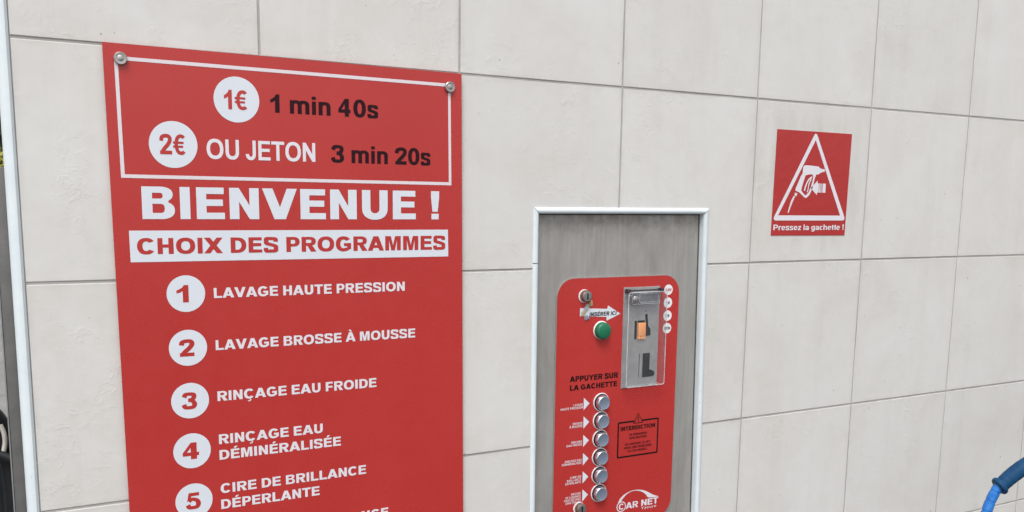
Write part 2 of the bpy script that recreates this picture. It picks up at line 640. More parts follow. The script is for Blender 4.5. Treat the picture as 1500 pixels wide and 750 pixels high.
    if ch == 'C':
        o = arc(w / 2, .5, w / 2, .515, 35, 325, 34)
        i = arc(w / 2, .5, w / 2 - s * 1.05, .5 - t, 318, 42, 28)
        return w, .045, .03, [[o + i]]
    if ch == 'G':
        o = arc(w / 2, .5, w / 2, .515, 36, 312, 34)
        i = arc(w / 2, .5, w / 2 - s * 1.05, .5 - t, 300, 42, 28)
        return w, .045, .05, [[o + [(w * .985, .16), (w * .985, .55), (w * .52, .55), (w * .52, .55 - t), (w * .985 - s * .95, .55 - t),
                                    (w * .985 - s * .95, .24)] + i]]
    if ch == 'D':
        o = [(0, 0)] + arc(w * .42, .5, w * .58, .5, -90, 90, 24) + [(0, 1)]
        i = [(s, t)] + arc(w * .42, .5, w * .58 - s * 1.03, .5 - t, -90, 90, 20) + [(s, 1 - t)]
        return w, q, .045, [[o, i]]
    if ch == 'B':
        o = [(0, 0)] + arc(w * .58, .275, w * .42, .275, -90, 62, 16) + arc(w * .56, .765, w * .39, .235, -50, 90, 16) + [(0, 1)]
        th = t * .93
        i1 = [(s, th)] + arc(w * .58, (th + .47) / 2, w * .42 - s * .98, (.47 - th) / 2, -90, 90, 10) + [(s, .47)]
        i2 = [(s, .47 + th * .85)] + arc(w * .56, (.47 + th * .85 + 1 - th) / 2, w * .39 - s * .98, (1 - th - .47 - th * .85) / 2, -90, 90, 10) + [(s, 1 - th)]
        return w, q, .045, [[o, i1, i2]]
    if ch in 'PR':
        y0 = .36 if ch == 'P' else .40
        cy, ry = (1 + y0) / 2, (1 - y0) / 2
        if ch == 'P':
            o = [(0, 0), (s, 0), (s, y0)] + arc(w * .55, cy, w * .45, ry, -90, 90, 18) + [(0, 1)]
        else:
            o = [(0, 0), (s, 0), (s, y0), (w * .40, y0), (w - s * 1.22, 0), (w * 1.02, 0), (w * .72, .425)] + arc(w * .55, cy, w * .43, ry, -55, 90, 18) + [(0, 1)]
        i = [(s, y0 + t * .93)] + arc(w * .55, cy, w * (.45 if ch == 'P' else .43) - s, ry - t * .93, -90, 90, 12) + [(s, 1 - t * .93)]
        return w, q, .03, [[o, i]]
    if ch == 'U':
        y = .38
        o = [(0, 1)] + arc(w / 2, y, w / 2, y + .015, 180, 360, 22) + [(w, 1), (w - s, 1)] + arc(w / 2, y, w / 2 - s, y - t, 360, 180, 18) + [(s, 1)]
        return w, q, q, [[o]]
    if ch == 'J':
        y = .34
        o = [(w - s, 1)] + [(w - s, y)] + arc(w / 2, y, w / 2 - s, y - t, 360, 190, 14) + arc(w / 2, y, w / 2, y + .015, 185, 360, 20) + [(w, 1)]
        return w, .02, q, [[o[::-1]]]
    if ch == 'S' or ch == 's':
        h = 1 if ch == 'S' else .74
        if ch == 's':
            w, s2, t2 = .60 * (1 + .1 * k), s * .9, t * .86
        else:
            s2, t2 = s * .98, t * 1.02
        u = lambda x, y: (x * w, y * h)
        tt, ss = t2 / 2 / h, s2 / 2 / w
        g = [[stroke([u(.97 - ss, .70), u(.80, .88), u(.5, 1.01 - tt), u(.2, .90), u(ss + .03, .74), u(.2, .60), u(.5, .51), u(.8, .41),
                      u(.985 - ss, .27), u(.8, .11), u(.5, tt - .01), u(.19, .10), u(ss, .30)], s2, t2)]]
        return w, .035, .035, g
    # ---- figures
    if ch in '0123456789':
        w = .68 * (1 + .16 * k)
        u = lambda x, y: (x * w, y)
        s2, t2 = s * .98, t
        if ch == '0':
            return w, .04, .04, [[arc(w / 2, .5, w / 2, .51, 0, 360, 40)[:-1], arc(w / 2, .5, w / 2 - s2, .5 - t2 * .95, 0, 360, 32)[:-1]]]
        if ch == '1':
            x = w * .80
            return w * .84, .06, .1, [[[(x - s, 0), (x, 0), (x, 1), (x - s * .78, 1), (x - s * 1.05, .86), (x - s * 1.6, .76), (x - s * 2.05, .70), (x - s * 2.05, .53),
                                  (x - s * 1.4, .58), (x - s, .66)]]]
        if ch == '2':
            g = [[stroke([u(.14, .66), u(.2, .84), u(.48, 1.0 - t2 / 2), u(.78, .87), u(.85, .70), u(.66, .48), u(.36, .27), u(.20, .10)], s2, t2 * 1.05)], [rect(0.01 * w, 0, w, t2 * 1.05)]]
            return w, .04, .04, g
        if ch == '3':
            g = [[stroke([u(.13, .72), u(.24, .88), u(.5, 1.0 - t2 / 2), u(.78, .87), u(.83, .73), u(.70, .58), u(.42, .535)], s2, t2)],
                 [stroke([u(.42, .535), u(.72, .48), u(.86, .29), u(.76, .12), u(.48, t2 / 2 - .01), u(.2, .12), u(.10, .29)], s2, t2)]]
            return w, .04, .04, g
        if ch == '4':
            x = w * .83
            return w * 1.06, .02, .03, [[[(x - s, 0), (x, 0), (x, .21), (x + .13 * w, .21), (x + .13 * w, .21 + t), (x, .21 + t), (x, 1), (x - s * .95, 1), (0, .40), (0, .21), (x - s, .21)],
                                   [(x - s, .21 + t), (x - s, .70), (.24 * w, .21 + t)]]]
        if ch == '5':
            g = [[[(.18 * w, 1), (.93 * w, 1), (.93 * w, 1 - t), (.36 * w, 1 - t), (.31 * w, .62), (.05 * w, .47)]],
                 [stroke([u(.17, .49), u(.33, .585), u(.52, .60), u(.76, .51), u(.86, .32), u(.76, .13), u(.48, t2 / 2 - .01), u(.2, .12), u(.10, .28)], s2, t2)]]
            return w, .04, .04, g
        if ch == '6':
            g = [[stroke([u(.87, .74), u(.74, .90), u(.52, .93), u(.22, .80), u(.14, .5), u(.16, .3), u(.3, .1)], s2, t2)],
                 [arc(w * .52, .32, w * .48, .33, 0, 360, 36)[:-1], arc(w * .52, .32, w * .48 - s2, .33 - t2, 0, 360, 28)[:-1]]]
            return w, .04, .04, g
    if ch == '€':
        w = .74
        c = arc(w * .62, .5, w * .50, .51, 48, 312, 30) + arc(w * .62, .5, w * .50 - s * .9, .5 - t * .92, 305, 55, 26)
        return w, .03, .03, [[c], [rect(0, .54, w * .84, .54 + t * .62)], [rect(0, .34, w * .80, .34 + t * .62)]]
    if ch == '!':
        w = s * 1.05
        return w, .09, .09, [[rect(w * .06, 0, w * .94, .2)], [[(w * .18, .27), (w * .82, .27), (w, .78), (w, 1), (0, 1), (0, .78)]]]
    if ch == ',':
        return s, .06, .06, [[[(0, 0), (s * .4, -.18), (s * .7, -.18), (s, .2), (0, .2)]]]
    # ---- small letters
    x = .735
    s2, t2 = s * .93, t * .86
    if ch == 'i':
        return s2, .065, .065, [[rect(0, 0, s2, x)], [rect(0, .83, s2, 1)]]
    if ch == 'l':
        return s2, .065, .065, [[rect(0, 0, s2, 1)]]
    if ch in 'nhmru':
        w = {'n': .64, 'h': .64, 'm': 1.02, 'r': .44, 'u': .64}[ch] * (1 + .1 * k)
        top = 1 if ch == 'h' else x
        arch = lambda x0, x1: [[(x0, .40), (x0, .50)] + arc((x0 + x1) / 2, .50, (x1 - x0) / 2, x - .49, 180, 0, 18) + [(x1, 0), (x1 - s2, 0), (x1 - s2, .45)]
                               + arc((x0 + x1) / 2 - 0, .46, (x1 - x0) / 2 - s2, x - .46 - t2, 0, 180, 12) + [(x0 + s2 * .9, .40)]]
        if ch == 'u':
            o = [(0, x)] + arc(w / 2, .25, w / 2, .26, 180, 300, 16) + [(w - s2, .1), (w - s2, 0), (w, 0), (w, x), (w - s2, x)] \
                + arc(w / 2, .28, w / 2 - s2, .28 - t2, 360, 180, 12) + [(s2, x)]
            return w, .06, .06, [[o]]
        if ch == 'r':
            return w, .06, 0, [[rect(0, 0, s2, x)], [stroke([(s2 * .5, .40), (s2 * .85, .56), (w * .70, x - t2 * .5), (w, x - t2 * .45)], s2, t2)]]
        if ch == 'm':
            h = (w + s2) / 2
            return w, .06, .06, [[rect(0, 0, s2, x)], arch(0, h), arch(h - s2, w)]
        return w, .06, .06, [[rect(0, 0, s2, top)], arch(0, w)]
    if ch == 'c':
        w = .62
        return w, .035, .02, [[arc(w / 2, x / 2, w / 2, x / 2 + .01, 35, 325, 28) + arc(w / 2, x / 2, w / 2 - s2, x / 2 - t2, 318, 42, 22)]]
    if ch == 'e':
        w = .66
        b = .31
        o = [(w, b)] + arc(w / 2, x / 2, w / 2, x / 2 + .01, 0, 322, 32)
        i = arc(w / 2, x / 2, w / 2 - s2, x / 2 - t2, 318, 196, 14)
        hole = [(s2, b + t2 * .75)] + [(w - s2, b + t2 * .75)] + arc(w / 2, b + t2 * .75, w / 2 - s2, x - t2 - b - t2 * .75, 5, 175, 12)
        return w, .035, .035, [[o + i + [(s2, b)], hole]]
    if ch == 'a':
        w = .64
        return w, .035, .05, [[stroke([(.07, .52), (.16, .64), (w * .5, x - t2 / 2), (w - s2 * .6, .60), (w - s2 / 2, .40), (w - s2 / 2, 0)], s2, t2)],
                              [arc(w * .44, .21, w * .44, .215, 0, 360, 28)[:-1], arc(w * .46, .21, w * .46 - s2 * .95, .215 - t2 * .8, 0, 360, 20)[:-1]]]
    if ch == 'g':
        w = .66
        return w, .035, .06, [[rect(w - s2, -.05, w, x)], [arc(w * .47, x / 2, w * .47, x / 2, 0, 360, 32)[:-1], arc(w * .5, x / 2, w * .5 - s2, x / 2 - t2, 0, 360, 24)[:-1]],
                              [stroke([(w - s2 / 2, 0), (w * .78, -.14), (w * .48, -.21), (w * .08, -.15)], s2, t2)]]
    if ch == 'z':
        w, xx = .56, s2 * 1.25
        return w, .03, .03, [[[(0, 0), (w, 0), (w, t2), (xx, t2), (w, x - t2), (w, x), (0.02, x), (0.02, x - t2), (w - xx, x - t2), (0, t2)]]]
    if ch == 't':
        w = .40
        a = w * .28
        return w, .02, .02, [[[(a, .14), (a + s2 * .35, .01), (w * .98, .0), (w * .98, t2 * .95), (a + s2, t2 + .04), (a + s2, x - t2), (w * .98, x - t2), (w * .98, x),
                               (a + s2, x), (a + s2, .98), (a, .86), (a, x), (0, x), (0, x - t2), (a, x - t2)]]]
    raise ValueError(ch)


def text_shapes(text, x0, x1, base, cap, k=1.0, gap=.0, slant=0.0, align=None):
    """loops of a line of lettering whose ink runs from x0 to x1 on the baseline base"""
    pen, items, first = 0.0, [], True
    for ch in text:
        w, l, r, g = glyph(ch, k)
        if not first:
            pen += l
        first = False
        for loops in g:
            items.append([type(lp)((px + pen + slant * py, py) for px, py in lp) for lp in loops])
        pen += w + r + gap
    xs = [q[0] for it in items for lp in it for q in lp]
    a, b = min(xs), max(xs)
    if x1 is None:
        sx = cap
        x1 = x0 + (b - a) * sx
    elif x0 is None:
        sx = cap
        x0 = x1 - (b - a) * sx
    else:
        sx = (x1 - x0) / (b - a)
    return [[type(lp)((x0 + (px - a) * sx, base + py * cap) for px, py in lp) for lp in it] for it in items]


def add_flat(bm, shapes, y, step=.00003):
    """flat pieces facing -Y; each shape is [outline, hole, ...] in (x, z)"""
    for n, loops in enumerate(shapes):
        yy = y - step * (n % 4)
        vs = [[Vector((px, pz, 0)) for px, pz in lp] for lp in loops]
        flat = [bm.verts.new((v.x, yy, v.y)) for lp in vs for v in lp]
        if isinstance(loops[0], Strip):           # the inside of a tight bend laps over itself: a hair of slope keeps it apart
            m = len(flat)
            for i in range(m):
                flat[i].co.y -= 1.5e-6 * min(i, m - 1 - i)
        if isinstance(loops[0], Strip):
            m = len(flat)
            tris = [t for i in range(m // 2 - 1) for t in ((i, i + 1, m - 2 - i), (i, m - 2 - i, m - 1 - i))]
        else:
            tris = tessellate_polygon(vs)
        for tri in tris:
            a, b, c = (flat[i] for i in tri)
            ar = (b.co.x - a.co.x) * (c.co.z - a.co.z) - (b.co.z - a.co.z) * (c.co.x - a.co.x)
            if abs(ar) < 1e-13:
                continue
            try:
                bm.faces.new((a, b, c) if ar > 0 else (a, c, b))
            except ValueError:
                pass


# ---------------------------------------------------------------- the setting: ground
bm = bmesh.new()
bmesh.ops.create_grid(bm, x_segments=1, y_segments=1, size=250)
g_ = link('ground', bm, M['concrete'])
g_['kind'] = 'structure'
bm = bmesh.new()  # unseen dark apron, added to cut bounce and reflections low on the wall
vs = [bm.verts.new(p) for p in ((-1.6, -14, .004), (16, -14, .004), (16, -.001, .004), (-1.6, -.001, .004))]
bm.faces.new(vs)
a_ = link('added_apron', bm, M['added_dark_apron'])
a_['kind'] = 'structure'

# ---------------------------------------------------------------- tiled wall (> tile_facing, grout, core, edge_trim)
WX0, WX1, WZ1 = -.3300, 4.29, 3.074                       # ends of the wall and its top
OX0, OX1, OZ0, OZ1 = .4772, .8751, .852, 1.5338           # pocket for the control panel
wall = thing('tiled_wall', 'long wall of square off-white glazed tiles with grey joints and a pale metal edge trim', 'wall')


def round_opening(x0, x1, z0, z1):
    """the rectangle less the pocket, as butted rectangles"""
    if x1 <= OX0 or x0 >= OX1 or z1 <= OZ0 or z0 >= OZ1:
        return [(x0, x1, z0, z1)]
    out = []
    if x0 < OX0:
        out.append((x0, OX0, z0, z1))
    if x1 > OX1:
        out.append((OX1, x1, z0, z1))
    a, b = max(x0, OX0), min(x1, OX1)
    if z1 > OZ1:
        out.append((a, b, OZ1, z1))
    if z0 < OZ0:
        out.append((a, b, z0, OZ0))
    return out


bm = bmesh.new()
gap = .0019
for i in range(-1, 13):
    for j in range(-4, 6):
        x0, x1 = i * T + gap, (i + 1) * T - gap
        z1, z0 = Z0 - j * T - gap * 1.1, max(Z0 - (j + 1) * T + gap * 1.1, .004)
        x0 = max(x0, WX0 + .0005)
        dy = random.uniform(-.0004, .0003)
        pieces = round_opening(x0, x1, z0, z1)
        if len(pieces) == 1:
            a, b, c, d = pieces[0]
            box(bm, a, b, dy, .0052, c, d, .0009, 2)
        else:                                              # a tile notched round one corner of the pocket stays one piece
            o = [(x0, z0), (x1, z0), (x1, z1), (x0, z1)]
            px, pz = (OX0 if x0 < OX0 else OX1), (OZ1 if z1 > OZ1 else OZ0)
            for q in range(4):
                if OX0 < o[q][0] < OX1 and OZ0 < o[q][1] < OZ1:
                    horiz_first = q % 2 == 0
                    vx, vz = o[q]
                    o[q:q + 1] = [(vx, pz), (px, pz), (px, vz)] if horiz_first else [(px, vz), (px, pz), (vx, pz)]
                    break
            prism(bm, o, dy, .0052)
link('tile_facing', bm, M['tile'], wall)
bm = bmesh.new()
for a, b, c, d in round_opening(WX0, WX1, .002, WZ1):
    box(bm, a, b, .0011, .0202, c, d)
link('grout', bm, M['grout'], wall)
bm = bmesh.new()
box(bm, WX0, WX1, .0204, .16, .001, WZ1 + .002)
link('core', bm, M['render'], wall)

# pale quarter-round trim down the free end of the wall
bm = bmesh.new()
prof = [(-.3297, .012), (-.3297, -.0012)]
for i in range(9):
    a = math.radians(90 * i / 8)
    prof.append((-.3330 - .0125 * math.sin(a), .0085 - .0125 * math.cos(a)))
prof.append((-.3455, .022))
prof.append((-.3420, .022))
prof.append((-.3420, .012))
top = [bm.verts.new((x, y, WZ1)) for x, y in prof]
bot = [bm.verts.new((x, y, .003)) for x, y in prof]
n = len(prof)
fs = [bm.faces.new(top), bm.faces.new(bot[::-1])]
for i in range(n):
    j = (i + 1) % n
    fs.append(bm.faces.new((top[i], bot[i], bot[j], top[j])))
bmesh.ops.recalc_face_normals(bm, faces=fs)
link('edge_trim', bm, M['trim'], wall, True)

# ---------------------------------------------------------------- grey post behind the end of the wall
post = thing('steel_post', 'dark grey square steel post standing just behind the pale trimmed end of the wall', 'post')
bm = bmesh.new()
box(bm, -.3605, -.332, .026, .085, .004, 1.583, .0015)
link('shaft', bm, M['post'], post, True)
bm = bmesh.new()
box(bm, -.3625, -.3608, .0255, .086, .004, 1.580)  # pale strip painting in the highlight down the post's left edge
link('highlight_strip', bm, M['post_highlight'], post)
bm = bmesh.new()
tube(bm, curve3([(-.352, .0852, 1.150), (-.40, .13, 1.165), (-.47, .20, 1.176), (-.47, .27, 1.19)], 5), .006, 10)
link('hook', bm, M['rubber'], post, True)

# black hose hung up in loops on the hook behind the post
coil = thing('coiled_hose', 'black rubber hose hanging in loops beside the grey post, with a pale cuff', 'hose')
bm = bmesh.new()
pts = []
for k in range(161):
    a = 2 * math.pi * k / 40
    rr = 1 - .17 * (k / 160) * 3.2 / 3.2 * 3 * .75
    c_, s_ = math.cos(a), math.sin(a)
    pts.append((-.4560 + .0985 * rr * math.copysign(abs(s_) ** .6, s_),   .13 + .10 * k / 160, 1.028 + .208 * rr * math.copysign(abs(c_) ** .6, c_)))
tube(bm, pts, .0168, 14)
link('loop', bm, M['rubber'], coil, True)
bm = bmesh.new()
tube(bm, curve3([(-.3745, .1105, 1.203), (-.3705, .110, 1.190), (-.3700, .110, 1.175), (-.3735, .110, 1.158)], 6), .0035, 12)
link('cuff', bm, M['cuff'], coil, True)

# ---------------------------------------------------------------- price board
sign = thing('price_sign', 'tall red printed price board with white round numbers fixed to the tiled wall', 'sign')
YS = -.008
TL, TR, BR, BL = (-.2166, 1.7559), (.3297, 1.7534), (.3378, .920), (-.2104, .920)
bm = bmesh.new()
fs = prism(bm, [TL, BL, BR, TR], YS, YS + .003)
link('panel', bm, [M['red']], sign)
for x, z in ((-.10, 1.69), (.22, 1.69), (-.10, 1.30), (.22, 1.30), (-.10, 1.0), (.22, 1.0)):
    bm = bmesh.new()
    box(bm, x - .02, x + .02, YS + .003, -.0003, z - .02, z + .02)
    link('backing_pad', bm, M['dark_plastic'], sign)

bo = [(-.2026, 1.7383), (-.2008, 1.5712), (.3117, 1.5699), (.3095, 1.7357)]
bi = [(-.1977, 1.7332), (-.1958, 1.5762), (.3070, 1.5749), (.3049, 1.7307)]
bm = bmesh.new()
for a in range(4):
    b = (a + 1) % 4
    add_flat(bm, [[[bo[a], bo[b], bi[b], bi[a]]]], YS - .0003)
link('border_line', bm, M['border'], sign)


def line(parent, txt, x0, x1, base, cap, k, m, y, gap=0.0, slant=0.0, name='text_line'):
    b_ = bmesh.new()
    add_flat(b_, text_shapes(txt, x0, x1, base, cap, k, gap, slant), y)
    return link(name, b_, m, parent)


def badge(parent, name, label, cx, cz, r, txt, x0, x1, base, cap, k, y, m=None, tm=None, part='number'):
    b_ = bmesh.new()
    add_flat(b_, [[disc(cx, cz, r)]], y)
    o = link(name, b_, m or M['white'], parent)
    o['label'] = label
    line(o, txt, x0, x1, base, cap, k, tm or M['red'], y - .00025, name=part)
    return o


badge(sign, 'price_badge', 'white round badge reading 1€', -.0374, 1.6890, .0331, '1€', -.0557, -.0224, 1.6745, .0282, .25, YS - .0003, part='amount')
badge(sign, 'price_badge', 'white round badge reading 2€', -.1288, 1.6201, .0333, '2€', -.1478, -.1126, 1.6060, .0288, .25, YS - .0003, part='amount')
line(sign, '1 min 40s', .0120, .1830, 1.6733, .0272, .5, M['dark'], YS - .0003, .02)
line(sign, 'OU JETON', -.0828, .0797, 1.6016, .0288, -.05, M['white_letter'], YS - .0003)
line(sign, '3 min 20s', .1046, .2734, 1.6018, .0272, .5, M['dark'], YS - .0003, .02)
line(sign, 'BIENVENUE !', -.1750, .2893, 1.5131, .0466, 1.0, M['white'], YS - .0003, .03)
bm = bmesh.new()
add_flat(bm, [[[(-.1936, 1.4512), (.3063, 1.4506), (.3056, 1.4958), (-.1940, 1.4966)]]], YS - .0003)
band = link('heading_band', bm, M['white'], sign)
line(band, 'CHOIX DES PROGRAMMES', -.1842, .3006, 1.4625, .0232, .9, M['red'], YS - .00055, .015)
ROWS = [(1.4031, '1', -.1330, -.1160), (1.3216, '2', -.1326, -.1104), (1.2406, '3', -.1322, -.1100), (1.1624, '4', -.1336, -.1098),
        (1.0834, '5', -.1322, -.1100), (1.0042, '6', -.1322, -.1100)]
for z, t, a, b in ROWS:
    badge(sign, 'number_badge', 'white round badge with the number ' + t, -.1196, z, .0273, t, a, b, z - .0129, .0258, .9, YS - .0003)
for t, x1, z in (('LAVAGE HAUTE PRESSION', .2272, 1.3949), ('LAVAGE BROSSE À MOUSSE', .2457, 1.3152), ('RINÇAGE EAU FROIDE', .1763, 1.2359),
                 ('RINÇAGE EAU', .0838, 1.1680), ('DÉMINÉRALISÉE', .1139, 1.1430), ('CIRE DE BRILLANCE', .1566, 1.0891), ('DÉPERLANTE', .0767, 1.0636),
                 ('RINÇAGE DE LUISANCE', .1956, 1.0090), ('SÉCHAGE SANS TRACES', .1890, .9838)):
    line(sign, t, -.0797, x1, z, .0153, .72, M['white_letter'], YS - .0003, .02)
SCREWS = [(-.1944, 1.7351), (.3072, 1.7300), (-.1900, .945), (.3130, .945)]
for i, (x, z) in enumerate(SCREWS):
    bm = bmesh.new()
    r = .0087
    lathe(bm, x, z, [(0, YS - .0056), (r * .45, YS - .0056), (r * .50, YS - .0053), (r * .90, YS - .0056), (r, YS - .0048), (r * 1.0, YS - .0010), (r * .9, YS - .0003)], 36)
    link('cap_screw', bm, M['screw'], sign, True)

# ---------------------------------------------------------------- stuck-on notice
note = thing('instruction_sign', 'small square red notice showing a spray gun inside a white triangle', 'sign')
bm = bmesh.new()
prism(bm, [(1.0466, 1.6972), (1.0442, 1.4801), (1.2604, 1.4789), (1.2632, 1.6967)], -.0012, -.0005)
link('panel', bm, M['sticker'], note)
YN = -.0014


def round_poly(pts, r, n=5):
    out = []
    for i, p in enumerate(pts):
        a, b = Vector(pts[i - 1]), Vector(pts[(i + 1) % len(pts)])
        p = Vector(p)
        u, v = (a - p).normalized(), (b - p).normalized()
        s0, s1 = p + u * r, p + v * r
        for k in range(n + 1):
            t = k / n
            out.append(tuple((1 - t) ** 2 * s0 + 2 * t * (1 - t) * p + t * t * s1))
    return out


bm = bmesh.new()
add_flat(bm, [[round_poly([(1.0455, 1.5112), (1.2602, 1.5112), (1.1555, 1.6975)], .011), [(1.0610, 1.5218), (1.2428, 1.5218), (1.1562, 1.6795)]]], YN)
link('triangle_border', bm, M['white_letter'], note)
bm = bmesh.new()
gun = [(1.1245, 1.6215), (1.1262, 1.6252), (1.1323, 1.6268), (1.1500, 1.6262), (1.1696, 1.6248), (1.1744, 1.6207), (1.1800, 1.6207), (1.1800, 1.6196), (1.1878, 1.6198),
       (1.1878, 1.6140), (1.1800, 1.6140), (1.1800, 1.6122), (1.1751, 1.6119), (1.1700, 1.6085), (1.1635, 1.6079), (1.1600, 1.6005), (1.1545, 1.5784), (1.1470, 1.5650),
       (1.1390, 1.5588), (1.1340, 1.5592), (1.1174, 1.5700), (1.1063, 1.5735), (1.1060, 1.5775), (1.1135, 1.5918), (1.1195, 1.6040), (1.1235, 1.6090)]
hole = [(1.1325, 1.6055), (1.1420, 1.6078), (1.1530, 1.6080), (1.1556, 1.6020), (1.1500, 1.5810), (1.1440, 1.5700), (1.1370, 1.5640), (1.1330, 1.5650), (1.1230, 1.5735),
        (1.1235, 1.5790), (1.1270, 1.5900)]
add_flat(bm, [[gun[::-1], hole[::-1]]], YN)
add_flat(bm, [[stroke([(1.1520, 1.6030), (1.1415, 1.5955), (1.1350, 1.5840), (1.1318, 1.5735)], .0036, .0036)],
              [stroke([(1.1500, 1.5985), (1.1440, 1.5880), (1.1425, 1.5780), (1.1400, 1.5705)], .0026, .0026)]], YN)
link('spray_gun_symbol', bm, M['white_letter'], note)
bm = bmesh.new()
add_flat(bm, [[[(1.1058, 1.5700), (1.1082, 1.5683), (1.1125, 1.5680), (1.1090, 1.5612), (1.1062, 1.5622), (1.1036, 1.5650)]],
              [[(1.1022, 1.5630), (1.1060, 1.5608), (1.0985, 1.5465), (1.0900, 1.5268), (1.0875, 1.5266), (1.0888, 1.5330), (1.0950, 1.5520)]]], YN)
link('lance_symbol', bm, M['border'], note)
bm = bmesh.new()
add_flat(bm, [[[(1.1500, 1.5795), (1.1690, 1.5648), (1.1695, 1.5703), (1.1735, 1.5703), (1.1733, 1.5895), (1.1693, 1.5895), (1.1690, 1.5956)]]] +
         [[[(a, 1.5703), (b, 1.5703), (b - .0004, 1.5895), (a - .0004, 1.5895)]] for a, b in ((1.1748, 1.1775), (1.1788, 1.1812), (1.1824, 1.1832), (1.1848, 1.1938))], YN)
link('arrow_symbol', bm, M['white_letter'], note)
line(note, 'Pressez la gachette !', 1.0497, 1.2560, 1.4910, .0117, .35, M['white_letter'], YN, .01)

# ---------------------------------------------------------------- control panel let into the wall
panel = thing('control_panel', 'red coin-operated wash control panel on a grey steel plate inside a white frame', 'control panel')
YB = .013
bm = bmesh.new()
box(bm, OX0 + .0005, OX1 - .0005 + .0, YB, YB + .004, OZ0 + .0005, OZ1 - .0005)
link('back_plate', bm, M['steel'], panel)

RP = [(.0000, .0030), (.0000, -.0012), (.0022, -.0032), (.0050, -.0042), (.0078, -.0038), (.0102, -.0022), (.0113, .0000), (.0115, .0030), (.0115, YB - .0003), (.0000, YB - .0003)]


def rail(p0, p1, inward, m0, m1):
    """quarter-round rail from p0 to p1 (outer line); m0/m1: mitre the end (1) or cut it square (0)"""
    b_ = bmesh.new()
    p0, p1, inw = Vector(p0), Vector(p1), Vector(inward)
    d = (p1 - p0).normalized()
    g0 = .0008
    A, B = [], []
    for a, y in RP:
        q0 = p0 + inw * a + d * (a * m0 + g0)
        q1 = p1 + inw * a - d * (a * m1 + g0)
        A.append(b_.verts.new((q0.x, y, q0.y)))
        B.append(b_.verts.new((q1.x, y, q1.y)))
    k = len(A)
    fs_ = [b_.faces.new(A), b_.faces.new(B[::-1])]
    for i in range(k):
        j = (i + 1) % k
        fs_.append(b_.faces.new((A[i], B[i], B[j], A[j])))
    bmesh.ops.recalc_face_normals(b_, faces=fs_)
    return link('frame_rail', b_, M['trim'], panel, True)


FTL, FTR, FBR, FBL = (.4752, 1.5345), (.8757, 1.5352), (.8872, .850), (.4782, .850)
rail(FTL, FTR, (0, -1), 1, 1)
mid = (.4756, 1.4345)
rail(FTL, mid, (1, 0), 1, 0)
rail((mid[0], mid[1] - .0004), FBL, (1, 0), 0, 1)
rail(FTR, FBR, (-1, -.0168), 1, 1)
rail(FBL, FBR, (0, 1), 1, 1)
bm = bmesh.new()  # dark strips: painted shade beside the right rail, dirt under the top one
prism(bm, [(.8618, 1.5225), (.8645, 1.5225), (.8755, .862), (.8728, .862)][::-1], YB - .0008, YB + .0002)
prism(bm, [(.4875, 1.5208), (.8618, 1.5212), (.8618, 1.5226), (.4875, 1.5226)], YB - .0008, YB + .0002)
link('shade_and_dirt_strips', bm, M['shade_dirt'], panel)

YF = .0095                                                 # front of the red overlay
bm = bmesh.new()
prism(bm, rounded(.5338, .9065, .8190, 1.4047, .037, 12), YF + .0006, YB - .0002)
link('faceplate', bm, M['plate_edge'], panel)
bm = bmesh.new()
prism(bm, rounded(.5350, .9080, .8176, 1.4034, .036, 12), YF, YF + .0004)
face = link('red_overlay', bm, M['red'], panel)

# lock barrels
for x, z in ((.5935, 1.3700), (.5932, .9555)):
    o = thing_part = bpy.data.objects.new('lock', None)
    COL.objects.link(o)
    o.parent = panel
    bm = bmesh.new()
    lathe(bm, x, z, [(.0118, YF - .0004), (.0126, YF - .0002), (.0126, YF + .0001)], 40)
    lathe(bm, x, z, [(0, YF - .0012), (.0122, YF - .0010), (.0124, YF - .0004)], 40)
    link('washer', bm, M['gasket'], o, True)
    bm = bmesh.new()
    lathe(bm, x + .001, z, [(.0090, YF - .0108), (.0104, YF - .0100), (.0108, YF - .0078), (.0112, YF - .0012)], 40)
    link('collar', bm, M['lock_side'], o, True)
    bm = bmesh.new()
    lathe(bm, x + .001, z, [(0, YF - .0108), (.0078, YF - .0110), (.0089, YF - .0109)], 40)
    link('barrel', bm, M['lock'], o, True)
    bm = bmesh.new()
    add_flat(bm, [[[(x - .0002, z - .0056), (x + .0026, z - .0056), (x + .0026, z + .0056), (x - .0002, z + .0056)]]], YF - .0113)
    link('key_slot', bm, M['black'], o)

# arrow sticker with its torn tail
YL = YF - .0003
bm = bmesh.new()
add_flat(bm, [[[(.5850, 1.3323), (.6452, 1.3279), (.6453, 1.3204), (.6772, 1.3325), (.6481, 1.3498), (.6461, 1.3433), (.5850, 1.3473)]]], YL)
arrow = link('arrow_sticker', bm, M['white'], panel)
line(arrow, 'INSÉRER ICI', .6062, .6682, 1.3306, .0076, .9, M['black'], YL - .0002, .02, .12)
res = bpy.data.objects.new('torn_sticker', None)
COL.objects.link(res)
res.parent = panel


def blob(x, z, rx, rz, rot, h, m, name):
    b_ = bmesh.new()
    nn = 26
    rows = []
    ph = random.uniform(0, 6)
    for q, (f, y) in enumerate(((1.0, YL), (.86, YL - h * .8), (.45, YL - h))):
        ring = []
        for i in range(nn):
            a = 2 * math.pi * i / nn
            w = 1 + .16 * math.sin(3 * a + ph) + .09 * math.sin(7 * a + 2 * ph)
            u, v = rx * f * w * math.cos(a), rz * f * w * math.sin(a)
            ring.append(b_.verts.new((x + u * math.cos(rot) - v * math.sin(rot), y, z + u * math.sin(rot) + v * math.cos(rot))))
        rows.append(ring)
    for a, b in zip(rows, rows[1:]):
        for i in range(nn):
            j = (i + 1) % nn
            b_.faces.new((a[i], a[j], b[j], b[i]))
    b_.faces.new(rows[-1])
    bmesh.ops.recalc_face_normals(b_, faces=b_.faces[:])
    return link(name, b_, m, res, True)


